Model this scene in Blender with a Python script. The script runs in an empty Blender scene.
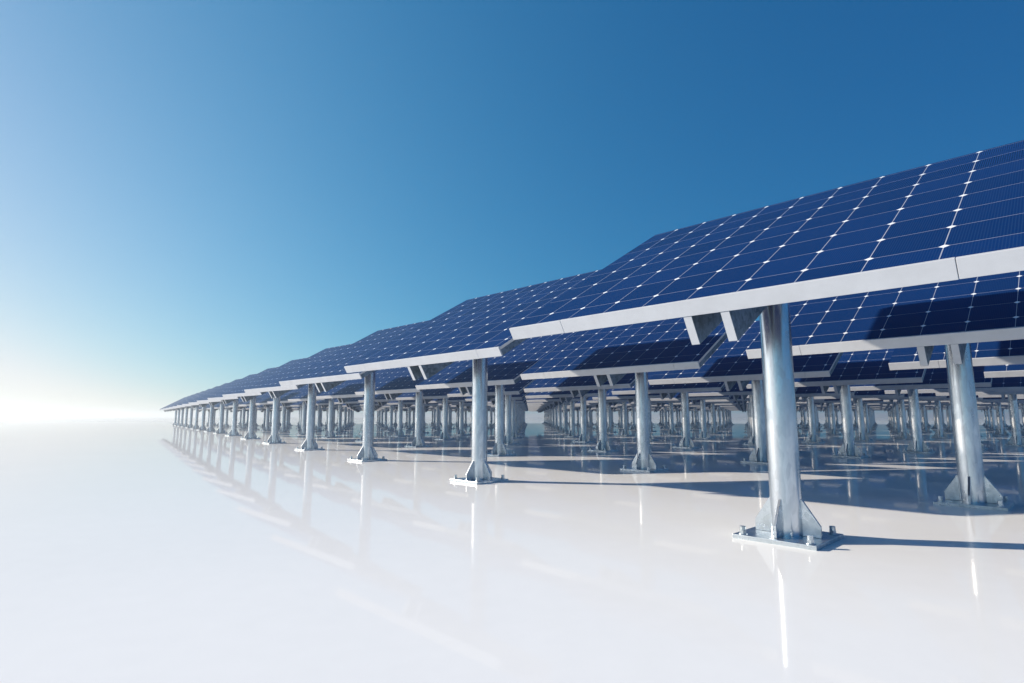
import bpy, bmesh, math, random
from mathutils import Vector
R = math.radians
random.seed(7)
scene = bpy.context.scene
C = scene.collection

# ------------------------------------------------------------------ camera
cam_d = bpy.data.cameras.new("camera")
cam = bpy.data.objects.new("camera", cam_d)
C.objects.link(cam)
cam_d.sensor_width = 36.0
cam_d.lens = 20.0
cam_d.clip_start = 0.05
cam_d.clip_end = 20000
cam.location = (0, 0, 1.0)
cam.rotation_euler = (R(90 + 7.51), 0, 0)
scene.camera = cam

# ------------------------------------------------------------------ light
SUN_AZ, SUN_EL = -79.3, 20.7          # azimuth from +Y towards +X
sd = Vector((math.sin(R(SUN_AZ)) * math.cos(R(SUN_EL)), math.cos(R(SUN_AZ)) * math.cos(R(SUN_EL)), math.sin(R(SUN_EL))))
world = bpy.data.worlds.new("World")
scene.world = world
world.use_nodes = True
wn = world.node_tree
bg = wn.nodes["Background"]
sky = wn.nodes.new("ShaderNodeTexSky")
sky.sky_type = 'NISHITA'
sky.sun_disc = False
sky.sun_elevation = R(SUN_EL)
sky.sun_rotation = R(SUN_AZ)
sky.air_density = 1.0
sky.dust_density = 0.0
sky.ozone_density = 4.0
sky.altitude = 0
# the air of this sky: each colour of the sky texture gets its own response, and the side towards the sun is paler
_geo = wn.nodes.new("ShaderNodeTexCoord")
_dot = wn.nodes.new("ShaderNodeVectorMath")
_dot.operation = 'DOT_PRODUCT'
wn.links.new(_geo.outputs['Generated'], _dot.inputs[0])
_dot.inputs[1].default_value = Vector((sd.x, sd.y, 0)).normalized()
_sep = wn.nodes.new("ShaderNodeSeparateColor")
_com = wn.nodes.new("ShaderNodeCombineColor")
wn.links.new(sky.outputs[0], _sep.inputs[0])
def _m(op, a, b=None):
    n = wn.nodes.new("ShaderNodeMath")
    n.operation = op
    for i_, v_ in enumerate((a, b)):
        if v_ is None:
            continue
        if isinstance(v_, (int, float)):
            n.inputs[i_].default_value = v_
        else:
            wn.links.new(v_, n.inputs[i_])
    return n.outputs[0]
for _c, (_g, _k, _a) in enumerate(((0.779, -1.16, 2.50), (0.598, 0.36, 0.842), (0.506, 0.91, 0.40))):
    _x = _m('POWER', _sep.outputs[_c], _g)
    _w = _m('MULTIPLY', _m('MULTIPLY', _dot.outputs['Value'], _m('SUBTRACT', _dot.outputs['Value'], 0.75)), (1.0, 0.1, 0.0)[_c])
    _e = _m('EXPONENT', _m('ADD', _m('ADD', _m('MULTIPLY', _dot.outputs['Value'], _a), _k), _w))
    _q = _m('SMOOTH_MIN', _m('MULTIPLY', _x, _e), (8.7, 9.15, 9.45)[_c])
    _q.node.inputs[2].default_value = 3.0
    wn.links.new(_q, _com.inputs[_c])
# brighter air round the sun itself (outside the frame, but the steel and the ground mirror it)
_d2 = wn.nodes.new("ShaderNodeVectorMath")
_d2.operation = 'DOT_PRODUCT'
wn.links.new(_geo.outputs['Generated'], _d2.inputs[0])
_d2.inputs[1].default_value = sd
_au = _m('MULTIPLY', _m('EXPONENT', _m('MULTIPLY', _m('SUBTRACT', _d2.outputs['Value'], 1.0), 34.0)), 24.0)
_ac = wn.nodes.new("ShaderNodeCombineColor")
for _c, _f in enumerate((0.98, 1.0, 1.02)):
    wn.links.new(_m('MULTIPLY', _au, _f), _ac.inputs[_c])
_add = wn.nodes.new("ShaderNodeVectorMath")
_add.operation = 'ADD'
wn.links.new(_com.outputs[0], _add.inputs[0])
wn.links.new(_ac.outputs[0], _add.inputs[1])
wn.links.new(_add.outputs[0], bg.inputs[0])
bg.inputs[1].default_value = 0.05
sun_d = bpy.data.lights.new("sun", 'SUN')
sun_d.energy = 5.0
sun_d.angle = R(0.9)
sun_d.color = (1.0, 0.82, 0.645)
sun = bpy.data.objects.new("sun", sun_d)
C.objects.link(sun)
sun.rotation_euler = sd.to_track_quat('Z', 'Y').to_euler()
sun.location = (-30, 8, 20)

vs = scene.view_settings
vs.view_transform = 'Standard'
vs.look = 'None'
vs.gamma = 1.0
vs.exposure = 0.90

# ------------------------------------------------------------------ material helpers
def mat(name):
    m = bpy.data.materials.new(name)
    m.use_nodes = True
    nt = m.node_tree
    return m, nt, nt.nodes["Principled BSDF"]

def math_node(nt, op, a, b=None, c=None):
    n = nt.nodes.new("ShaderNodeMath")
    n.operation = op
    for i, v in enumerate((a, b, c)):
        if v is None:
            continue
        if isinstance(v, (int, float)):
            n.inputs[i].default_value = v
        else:
            nt.links.new(v, n.inputs[i])
    return n.outputs[0]

def mix_col(nt, fac, a, b):
    n = nt.nodes.new("ShaderNodeMix")
    n.data_type = 'RGBA'
    for sock, v in ((n.inputs[0], fac), (n.inputs[6], a), (n.inputs[7], b)):
        if isinstance(v, (int, float)):
            sock.default_value = v
        elif isinstance(v, tuple):
            sock.default_value = (*v, 1)
        else:
            nt.links.new(v, sock)
    return n.outputs[2]

def noise(nt, coord, scale, detail=4, rough=0.6):
    n = nt.nodes.new("ShaderNodeTexNoise")
    n.inputs['Scale'].default_value = scale
    n.inputs['Detail'].default_value = detail
    n.inputs['Roughness'].default_value = rough
    nt.links.new(coord, n.inputs['Vector'])
    return n.outputs[0]

def ramp(nt, fac, lo, hi, a, b):
    n = nt.nodes.new("ShaderNodeMapRange")
    n.inputs[1].default_value = lo
    n.inputs[2].default_value = hi
    n.inputs[3].default_value = a
    n.inputs[4].default_value = b
    nt.links.new(fac, n.inputs[0])
    return n.outputs[0]

def local_coord(nt, stretch=(1, 1, 1)):
    """object coordinates shifted by a random amount per object, so that no two copies are mottled alike"""
    tc = nt.nodes.new("ShaderNodeTexCoord")
    oi = nt.nodes.new("ShaderNodeObjectInfo")
    sc = nt.nodes.new("ShaderNodeVectorMath")
    sc.operation = 'MULTIPLY'
    nt.links.new(tc.outputs['Object'], sc.inputs[0])
    sc.inputs[1].default_value = stretch
    ad = nt.nodes.new("ShaderNodeVectorMath")
    ad.operation = 'ADD'
    nt.links.new(sc.outputs[0], ad.inputs[0])
    k = math_node(nt, 'MULTIPLY', oi.outputs['Random'], 37.0)
    nt.links.new(k, ad.inputs[1])
    return ad.outputs[0]

def bump(nt, bsdf, h, strength, dist):
    b = nt.nodes.new("ShaderNodeBump")
    b.inputs['Strength'].default_value = strength
    b.inputs['Distance'].default_value = dist
    nt.links.new(h, b.inputs['Height'])
    nt.links.new(b.outputs[0], bsdf.inputs['Normal'])

# polished white ground
m_ground, nt, b = mat("polished_white_ground")
tc = nt.nodes.new("ShaderNodeTexCoord")
n1 = noise(nt, tc.outputs['Object'], 0.35, 4)
n2 = noise(nt, tc.outputs['Object'], 6.0, 5)
f = math_node(nt, 'ADD', math_node(nt, 'MULTIPLY', n1, 0.6), math_node(nt, 'MULTIPLY', n2, 0.4))
nt.links.new(mix_col(nt, ramp(nt, f, 0.35, 0.65, 0, 1), (0.74, 0.80, 0.835), (0.77, 0.83, 0.865)), b.inputs['Base Color'])
b.inputs['Roughness'].default_value = 0.6
b.inputs['Specular IOR Level'].default_value = 0.0
# a thin polish over the white: weak seen from above, mirror-like only at a glancing angle
gl = nt.nodes.new("ShaderNodeBsdfGlossy")
nt.links.new(ramp(nt, n2, 0.3, 0.7, 0.02, 0.045), gl.inputs['Roughness'])
lw = nt.nodes.new("ShaderNodeLayerWeight")
lw.inputs[0].default_value = 0.5
fr = math_node(nt, 'ADD', math_node(nt, 'MULTIPLY', math_node(nt, 'POWER', lw.outputs['Facing'], 9.5), 0.74), 0.058)
mx_ = nt.nodes.new("ShaderNodeMixShader")
nt.links.new(fr, mx_.inputs[0])
nt.links.new(b.outputs[0], mx_.inputs[1])
nt.links.new(gl.outputs[0], mx_.inputs[2])
nt.links.new(mx_.outputs[0], nt.nodes["Material Output"].inputs['Surface'])

# galvanised steel of the poles and feet
def galvanised(name, base_lo, base_hi, stretch, metal, r0, r1):
    m, nt, b = mat(name)
    co = local_coord(nt, stretch)
    big = noise(nt, co, 2.2, 5, 0.62)
    fine = noise(nt, co, 14, 4, 0.7)
    vo = nt.nodes.new("ShaderNodeTexVoronoi")
    vo.inputs['Scale'].default_value = 26
    nt.links.new(co, vo.inputs['Vector'])
    sp = nt.nodes.new("ShaderNodeSeparateColor")
    nt.links.new(vo.outputs['Color'], sp.inputs[0])
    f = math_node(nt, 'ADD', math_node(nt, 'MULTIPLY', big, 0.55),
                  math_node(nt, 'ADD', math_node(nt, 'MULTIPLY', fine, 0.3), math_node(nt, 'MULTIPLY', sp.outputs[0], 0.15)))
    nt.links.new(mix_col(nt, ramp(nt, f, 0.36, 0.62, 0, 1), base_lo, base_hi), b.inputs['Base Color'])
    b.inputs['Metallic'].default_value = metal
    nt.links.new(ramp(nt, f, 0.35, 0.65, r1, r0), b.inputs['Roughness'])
    bump(nt, b, fine, 0.12, 0.004)
    return m
m_pole = galvanised("galvanised_steel_tube", (0.44, 0.49, 0.54), (0.68, 0.735, 0.79), (1, 1, 0.3), 1.0, 0.19, 0.29)
m_foot = galvanised("galvanised_steel_plate", (0.40, 0.47, 0.52), (0.64, 0.71, 0.77), (1, 1, 1), 0.95, 0.24, 0.38)
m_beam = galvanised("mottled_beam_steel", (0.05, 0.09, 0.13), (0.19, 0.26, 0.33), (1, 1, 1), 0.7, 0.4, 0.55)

# white coated frame
m_frame, nt, b = mat("white_coated_frame")
co = local_coord(nt)
f = noise(nt, co, 5, 5)
nt.links.new(mix_col(nt, ramp(nt, f, 0.35, 0.65, 0, 1), (0.36, 0.405, 0.465), (0.395, 0.445, 0.51)), b.inputs['Base Color'])
b.inputs['Roughness'].default_value = 0.42

# photovoltaic glass: cells, white interconnect lines, corner diamonds, fine fingers
CE, CS = 0.375, 0.394                 # cell pitch along the edge and up the slope
m_cell, nt, b = mat("photovoltaic_glass")
uv = nt.nodes.new("ShaderNodeUVMap")
sep = nt.nodes.new("ShaderNodeSeparateXYZ")
nt.links.new(uv.outputs[0], sep.inputs[0])
u = math_node(nt, 'DIVIDE', math_node(nt, 'ADD', sep.outputs[0], -1.745 + 20 * CE), CE)
v = math_node(nt, 'DIVIDE', math_node(nt, 'ADD', sep.outputs[1], -0.293 + 10 * CS), CS)
def near_int(x):                      # distance to the nearest whole number
    fr = math_node(nt, 'FRACT', math_node(nt, 'ADD', x, 0.5))
    return math_node(nt, 'ABSOLUTE', math_node(nt, 'SUBTRACT', fr, 0.5))
du, dv = near_int(u), near_int(v)
diamond = math_node(nt, 'LESS_THAN', math_node(nt, 'ADD', du, dv), 0.074)
line_u = math_node(nt, 'LESS_THAN', du, 0.008)
line_v = math_node(nt, 'LESS_THAN', dv, 0.0075)
lines = math_node(nt, 'MAXIMUM', math_node(nt, 'MULTIPLY', line_u, 0.40), math_node(nt, 'MULTIPLY', line_v, 0.30))
white = math_node(nt, 'MAXIMUM', diamond, lines)
fing = math_node(nt, 'LESS_THAN', near_int(math_node(nt, 'MULTIPLY', u, 26.0)), 0.17)
fu = math_node(nt, 'FLOOR', u); fv = math_node(nt, 'FLOOR', v)
cmb = nt.nodes.new("ShaderNodeCombineXYZ")
nt.links.new(fu, cmb.inputs[0]); nt.links.new(fv, cmb.inputs[1])
oi = nt.nodes.new("ShaderNodeObjectInfo"); nt.links.new(oi.outputs['Random'], cmb.inputs[2])
wn_ = nt.nodes.new("ShaderNodeTexWhiteNoise"); nt.links.new(cmb.outputs[0], wn_.inputs['Vector'])
cellc = mix_col(nt, wn_.outputs['Value'], (0.0018, 0.0175, 0.088), (0.0026, 0.0215, 0.106))
cellc = mix_col(nt, math_node(nt, 'MULTIPLY', fing, 0.30), cellc, (0.02, 0.06, 0.15))
nt.links.new(mix_col(nt, white, cellc, (0.58, 0.66, 0.76)), b.inputs['Base Color'])
b.inputs['Roughness'].default_value = 0.22
b.inputs['IOR'].default_value = 1.06

m_back, nt, b = mat("white_back_sheet")
b.inputs['Base Color'].default_value = (0.55, 0.56, 0.58, 1)
b.inputs['Roughness'].default_value = 0.5

# ------------------------------------------------------------------ mesh helpers
def new_obj(name, bm, mats, parent=None, smooth=False):
    me = bpy.data.meshes.new(name)
    bm.normal_update()
    bm.to_mesh(me)
    bm.free()
    for m in (mats if isinstance(mats, (list, tuple)) else [mats]):
        me.materials.append(m)
    if smooth:
        for p in me.polygons:
            p.use_smooth = True
        me.set_sharp_from_angle(angle=R(35))
    o = bpy.data.objects.new(name, me)
    C.objects.link(o)
    o.parent = parent
    return o

def box(bm, x0, x1, y0, y1, z0, z1, mi=0, bev=0.0, M=None):
    vs_ = [bm.verts.new((x, y, z)) for x in (x0, x1) for y in (y0, y1) for z in (z0, z1)]
    idx = [(0, 1, 3, 2), (4, 6, 7, 5), (0, 4, 5, 1), (2, 3, 7, 6), (0, 2, 6, 4), (1, 5, 7, 3)]
    fs = [bm.faces.new([vs_[i] for i in f]) for f in idx]
    for f in fs:
        f.material_index = mi
    if bev > 0:
        es = list({e for f in fs for e in f.edges})
        r = bmesh.ops.bevel(bm, geom=es, offset=bev, segments=2, affect='EDGES', profile=0.6)
        for f in r['faces']:
            f.material_index = mi

def prism(bm, pts, axis, a, b, mi=0, bev=0.0):
    """polygon pts extruded along axis (0: x) between a and b; pts are (y,z) for axis x, (x,z) for axis y"""
    def P(p, t):
        return (t, p[0], p[1]) if axis == 0 else (p[0], t, p[1])
    lo = [bm.verts.new(P(p, a)) for p in pts]
    hi = [bm.verts.new(P(p, b)) for p in pts]
    fs = [bm.faces.new(lo), bm.faces.new(list(reversed(hi)))]
    n = len(pts)
    for i in range(n):
        fs.append(bm.faces.new([lo[i], hi[i], hi[(i + 1) % n], lo[(i + 1) % n]]))
    for f in fs:
        f.material_index = mi
    if bev > 0:
        es = list({e for f in fs for e in f.edges})
        bmesh.ops.bevel(bm, geom=es, offset=bev, segments=1, affect='EDGES')
    bmesh.ops.recalc_face_normals(bm, faces=bm.faces)

def cyl(bm, cx, cy, r, z0, z1, n=24, topf=None, mi=0, r1=None, rings=1):
    r1 = r if r1 is None else r1
    loops = []
    for k in range(rings + 1):
        t = k / rings
        rr = r + (r1 - r) * t
        loop = []
        for i in range(n):
            a = 2 * math.pi * i / n
            x, y = cx + rr * math.cos(a), cy + rr * math.sin(a)
            zt = topf(x, y) if topf else z1
            loop.append(bm.verts.new((x, y, z0 + (zt - z0) * t)))
        loops.append(loop)
    fs = []
    for A_, B_ in zip(loops, loops[1:]):
        for i in range(n):
            fs.append(bm.faces.new([A_[i], A_[(i + 1) % n], B_[(i + 1) % n], B_[i]]))
    fs.append(bm.faces.new(list(reversed(loops[0]))))
    fs.append(bm.faces.new(loops[-1]))
    for f in fs:
        f.material_index = mi

# ------------------------------------------------------------------ one solar table
# local frame: x runs along the low edge (towards the far left of the picture is -x),
# y runs up the slope horizontally, z up.  The empty stands at the foot of the pole.
TILT = R(30.0)
SL = 3.08                              # slope length
HL = 1.91                              # half length of the edge
H0 = 1.83                              # height of the low front top edge
Y0 = -SL * math.cos(TILT) / 2
FT = 0.120                             # frame depth
ct, st = math.cos(TILT), math.sin(TILT)

def tilt_bm(bm, dx=0.0):
    """slab coordinates (x, up-slope, height above the slab plane) -> table coordinates"""
    for v_ in bm.verts:
        x, y, z = v_.co
        v_.co = (x + dx, Y0 + y * ct - z * st, H0 + y * st + z * ct)

PX = -0.045                             # the slab sits a little off the pole
SEAM = (-1.27, 1.49)
def bm_glass(simple=False):
    bm = bmesh.new()
    fw = 0.022
    box(bm, -HL, HL, fw + 0.001, SL - 0.001, -0.040, -0.006)
    bm.normal_update()
    uvl = bm.loops.layers.uv.new("UVMap")
    for f in bm.faces:
        for l in f.loops:
            l[uvl].uv = (l.vert.co.x + PX, l.vert.co.y + 0.012)
        f.material_index = 0 if abs(f.normal.z) > 0.5 else 1
    tilt_bm(bm, PX)
    return bm

def bm_frame(detail=True):
    bm = bmesh.new()
    fw = 0.022
    bv = 0.0025 if detail else 0
    g = 0.0016
    xs = [-HL, SEAM[0], SEAM[1], HL] if detail else [-HL, HL]
    for i in range(len(xs) - 1):
        a = xs[i] + (g if i else 0)
        b_ = xs[i + 1] - (g if i < len(xs) - 2 else 0)
        dz = (0.0, 0.0015, 0.0)[i] if detail else 0
        box(bm, a, b_, 0, fw, -FT - dz, dz, bev=bv)
        box(bm, a, b_, SL - fw, SL, -FT - dz, -0.042, bev=bv)
    for s in (-1, 1):
        x0, x1 = sorted((s * HL, s * (HL - fw)))
        box(bm, x0, x1, fw + 0.001, SL - fw - 0.001, -FT, -0.042, mi=1, bev=bv)
    if detail:                         # backing strip behind the seams, three cross rails underneath
        for sx in SEAM:
            box(bm, sx - 0.05, sx + 0.05, fw + 0.0005, fw + 0.006, -FT + 0.01, -0.045)
    for sy in (0.85, 2.2):
        box(bm, -HL + fw + 0.001, HL - fw - 0.001, sy - 0.03, sy + 0.03, -0.10, -0.0415)
    tilt_bm(bm, PX)
    return bm

BD = 0.352                             # depth of the beam below the slab plane
def beam_profile():
    return [(0.004, -FT - 0.002), (0.004, -BD), (SL - 0.004, -BD), (SL - 0.004, -FT - 0.002)]

def bm_beam(s, detail=True):
    bm = bmesh.new()
    x0, x1 = sorted((s * 0.108, s * 0.176))
    if detail:
        # web with small round-ended lips top and bottom
        prism(bm, beam_profile(), 0, x0, x1, bev=0.003)
        for k in range(3):             # bolt heads through the web beside the pole
            yy = SL / 2 - 0.10 + 0.10 * k
            n = 8
            xo = x1 if s > 0 else x0
            ring0 = [bm.verts.new((xo - s * 0.001, yy + 0.018 * math.cos(2 * math.pi * i / n), -0.235 + 0.018 * math.sin(2 * math.pi * i / n))) for i in range(n)]
            ring1 = [bm.verts.new((xo + s * 0.014, v_.co.y, v_.co.z)) for v_ in ring0]
            bm.faces.new(ring1)
            for i in range(n):
                bm.faces.new([ring0[i], ring0[(i + 1) % n], ring1[(i + 1) % n], ring1[i]])
    else:
        prism(bm, beam_profile(), 0, x0, x1)
    bmesh.ops.recalc_face_normals(bm, faces=bm.faces)
    bm.normal_update()
    for f in bm.faces:
        f.material_index = 1 if abs(f.normal.y) > 0.9 and abs(f.calc_center_median().y - SL / 2) > 1 else 0
    tilt_bm(bm)
    return bm

PR = 0.123
PT = 0.034
def pole_top(x, y):                    # mitred to the underside of the slab
    return H0 + (y - Y0) * math.tan(TILT) - 0.048 / ct

def bm_pole(n=48):
    bm = bmesh.new()
    cyl(bm, 0, 0, PR, PT, 0, n, topf=pole_top, rings=6 if n > 20 else 1)
    return bm

def bm_plate(bm=None, detail=True):
    bm = bm or bmesh.new()
    box(bm, -0.325, 0.325, -0.325, 0.325, -0.002, PT, bev=0.003 if detail else 0)
    return bm

def bm_gusset(k, bm=None, detail=True):
    bm = bm or bmesh.new()
    th = 0.011
    pts = [(PR - 0.006, PT + 0.001), (0.262, PT + 0.001), (0.262, 0.125), (PR + 0.006, 0.325), (PR - 0.006, 0.325)]
    b2 = bmesh.new()
    prism(b2, pts, 1, -th, th, bev=0.0018 if detail else 0)
    a = k * math.pi / 2
    for v_ in b2.verts:
        x, y, z = v_.co
        v_.co = (x * math.cos(a) - y * math.sin(a), x * math.sin(a) + y * math.cos(a), z)
    me = bpy.data.meshes.new("tmp"); b2.to_mesh(me); b2.free(); bm.from_mesh(me); bpy.data.meshes.remove(me)
    return bm

def bm_bolt(sx, sy, bm=None, detail=True):
    bm = bm or bmesh.new()
    x, y = sx * 0.262, sy * 0.262
    if detail:
        cyl(bm, x, y, 0.036, PT + 0.0005, PT + 0.006, 20)          # washer
        cyl(bm, x, y, 0.027, PT + 0.0055, PT + 0.030, 6)           # nut
        cyl(bm, x, y, 0.0235, PT + 0.0295, PT + 0.062, 18)         # threaded end
    else:
        cyl(bm, x, y, 0.027, PT, PT + 0.062, 8)
    return bm

def table_near():
    root = bpy.data.objects.new("solar_table", None)
    C.objects.link(root)
    new_obj("pole", bm_pole(), m_pole, root, smooth=True)
    pl = new_obj("base_plate", bm_plate(), m_foot, root)
    for k in range(4):
        new_obj("gusset", bm_gusset(k), m_foot, pl)
    for sx in (-1, 1):
        for sy in (-1, 1):
            new_obj("anchor_bolt", bm_bolt(sx, sy), m_foot, pl, smooth=True)
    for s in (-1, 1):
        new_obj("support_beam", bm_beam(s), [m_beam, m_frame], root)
    gl = new_obj("solar_panel", bm_glass(), [m_cell, m_back], root)
    new_obj("frame", bm_frame(), [m_frame, m_beam], gl)
    return root

def foot_bm():
    bm = bm_plate(None, False)
    for k in range(4):
        bm_gusset(k, bm, False)
    for sx in (-1, 1):
        for sy in (-1, 1):
            bm_bolt(sx, sy, bm, False)
    return bm

def table_mid():
    root = bpy.data.objects.new("solar_table", None)
    C.objects.link(root)
    new_obj("pole", bm_pole(20), m_pole, root, smooth=True)
    new_obj("base_plate", foot_bm(), m_foot, root)
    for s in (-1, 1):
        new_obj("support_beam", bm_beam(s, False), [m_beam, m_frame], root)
    gl = new_obj("solar_panel", bm_glass(), [m_cell, m_back], root)
    new_obj("frame", bm_frame(False), [m_frame, m_beam], gl)
    return root

def copy_tree(o, parent=None):
    c = o.copy()
    C.objects.link(c)
    c.parent = parent
    for ch in list(o.children):
        copy_tree(ch, c)
    return c

# ------------------------------------------------------------------ ground
bm = bmesh.new()
GR = 4000.0
vs_ = [bm.verts.new((GR * math.cos(2 * math.pi * i / 64), GR * math.sin(2 * math.pi * i / 64), 0)) for i in range(64)]
bm.faces.new(vs_)
ground = new_obj("ground", bm, m_ground)
ground["kind"] = "structure"

# ------------------------------------------------------------------ the field: an oblique lattice of tables
E_ = Vector((-math.sqrt(.5), math.sqrt(.5), 0))      # along the low edges, away to the left
S_ = Vector((math.sqrt(.5), math.sqrt(.5), 0))       # up the slope, away to the right
ROT = math.radians(-45.7)                # local +y (up-slope) points along S_, local +x along -E_
P0 = (1.84, 5.08); LA = (4.95, 0.985); LB = (-0.84, 3.39)
def spot(n, j):
    e = P0[0] + LA[0] * n + LB[0] * j
    s = P0[1] + LA[1] * n + LB[1] * j
    return E_ * e + S_ * s

def project(p):
    q = cam_inv @ p
    return (512 + 568.9 * q.x / -q.z, 341.5 - 568.9 * q.y / -q.z, -q.z)
bpy.context.view_layer.update()
cam_inv = cam.matrix_world.inverted()

ORD = ["zeroth", "first", "second", "third", "fourth", "fifth", "sixth", "seventh", "eighth", "ninth", "tenth",
       "eleventh", "twelfth", "thirteenth", "fourteenth", "fifteenth", "sixteenth", "seventeenth", "eighteenth",
       "nineteenth", "twentieth", "twenty-first", "twenty-second", "twenty-third", "twenty-fourth", "twenty-fifth",
       "twenty-sixth", "twenty-seventh", "twenty-eighth", "twenty-ninth", "thirtieth", "thirty-first", "thirty-second"]
FAR = 86.0
cand = []
for j in range(0, 40):
    for n in range(-12, 17):
        p = spot(n, j)
        if p.y < 1.0 or p.length > FAR and j > 0:
            continue
        if n > 15:
            continue
        mx = project(p + Vector((0, 0, 1.5)))[0]
        w = 568.9 * 2.9 / p.y
        if mx < -60 or mx - w > 1024:
            continue
        cand.append((p.length, j, n, p, mx))
cand.sort(key=lambda c: c[0])
cand = cand[:299]
def span(p):                           # leftmost and rightmost picture column of the table standing at p
    xs = []
    for lx in (-HL + PX, HL + PX):
        for (ly, lz) in ((Y0, H0), (Y0, H0 - 0.1), (-Y0, H0 + SL * st)):
            q = p + Vector((lx * math.cos(ROT) - ly * math.sin(ROT), lx * math.sin(ROT) + ly * math.cos(ROT), lz))
            if q.y > 0.3:
                xs.append(project(q)[0])
    return min(xs), max(xs)
first_n, cut = {}, {}
for d, j, n, p, mx in cand:
    a_, b_ = span(p)
    cut[(j, n)] = 2 if a_ > 1022 else (1 if b_ > 1024 else 0)   # 2: outside, 1: cut by the right edge
    if cut[(j, n)] < 2:
        first_n[j] = min(first_n.get(j, 99), n)

near_src = mid_src = None
for d, j, n, p, mx in cand:
    if d < 34:
        if near_src is None:
            o = near_src = table_near()
        else:
            o = copy_tree(near_src)
    else:
        if mid_src is None:
            o = mid_src = table_mid()
        else:
            o = copy_tree(mid_src)
    o.location = (p.x, p.y, 0)
    o.rotation_euler = (0, 0, ROT)
    k = n - first_n.get(j, n) + 1
    row = "the front row" if j == 0 else "the %s row back" % ORD[min(j, 32)]
    c = cut[(j, n)]
    if (j, n) == (0, 0):
        lab = "largest and nearest solar table, tilted blue panel above the closest thick galvanised pole"
    elif (j, n) == (1, 0):
        lab = "large solar table at right, its bolted foot in shadow just behind the nearest"
    elif c == 2:
        lab = "solar table just outside the right edge of the picture in %s" % row
    elif c == 1:
        lab = "solar table cut by the right picture edge, %s one in %s" % (ORD[k], row)
    elif j == 0 and n == 15:
        lab = "farthest solar table at the left tip of the front row, small in the white haze"
    elif j == 0:
        lab = "solar table on a sunlit galvanised pole, %s from the right in the front row" % ORD[k]
    elif p.length > 55:
        lab = "small hazy solar table far off, %s from the right in %s" % (ORD[k], row)
    else:
        lab = "solar table on a galvanised pole, %s from the right in %s" % (ORD[k], row)
    o["label"] = lab
    o["category"] = "solar table"
    o["group"] = "solar tables set out in slanting rows on the white ground"

# ------------------------------------------------------------------ haze
HAZE = True
if HAZE:
    bm = bmesh.new()
    box(bm, -4200, 4200, -4200, 4200, -1.0, 5.0)
    m_haze = bpy.data.materials.new("haze")
    m_haze.use_nodes = True
    nt = m_haze.node_tree
    nt.nodes.remove(nt.nodes["Principled BSDF"])
    pv = nt.nodes.new("ShaderNodeVolumePrincipled")
    pv.inputs['Color'].default_value = (0.76, 0.89, 1.0, 1)
    pv.inputs['Density'].default_value = 0.003
    pv.inputs['Anisotropy'].default_value = 0.42
    nt.links.new(pv.outputs[0], nt.nodes["Material Output"].inputs['Volume'])
    hz = new_obj("haze", bm, m_haze)
    hz["kind"] = "stuff"
labs = [o_["label"] for o_ in bpy.data.objects if "label" in o_]
print("LABELS", len(labs), "distinct", len(set(labs)), "max words", max(len(l.split()) for l in labs))
print("CUT", {v: list(cut.values()).count(v) for v in (0, 1, 2)})
print("TABLES", len(cand), "near", sum(1 for c in cand if c[0] < 34), "far", cand[-1][0])
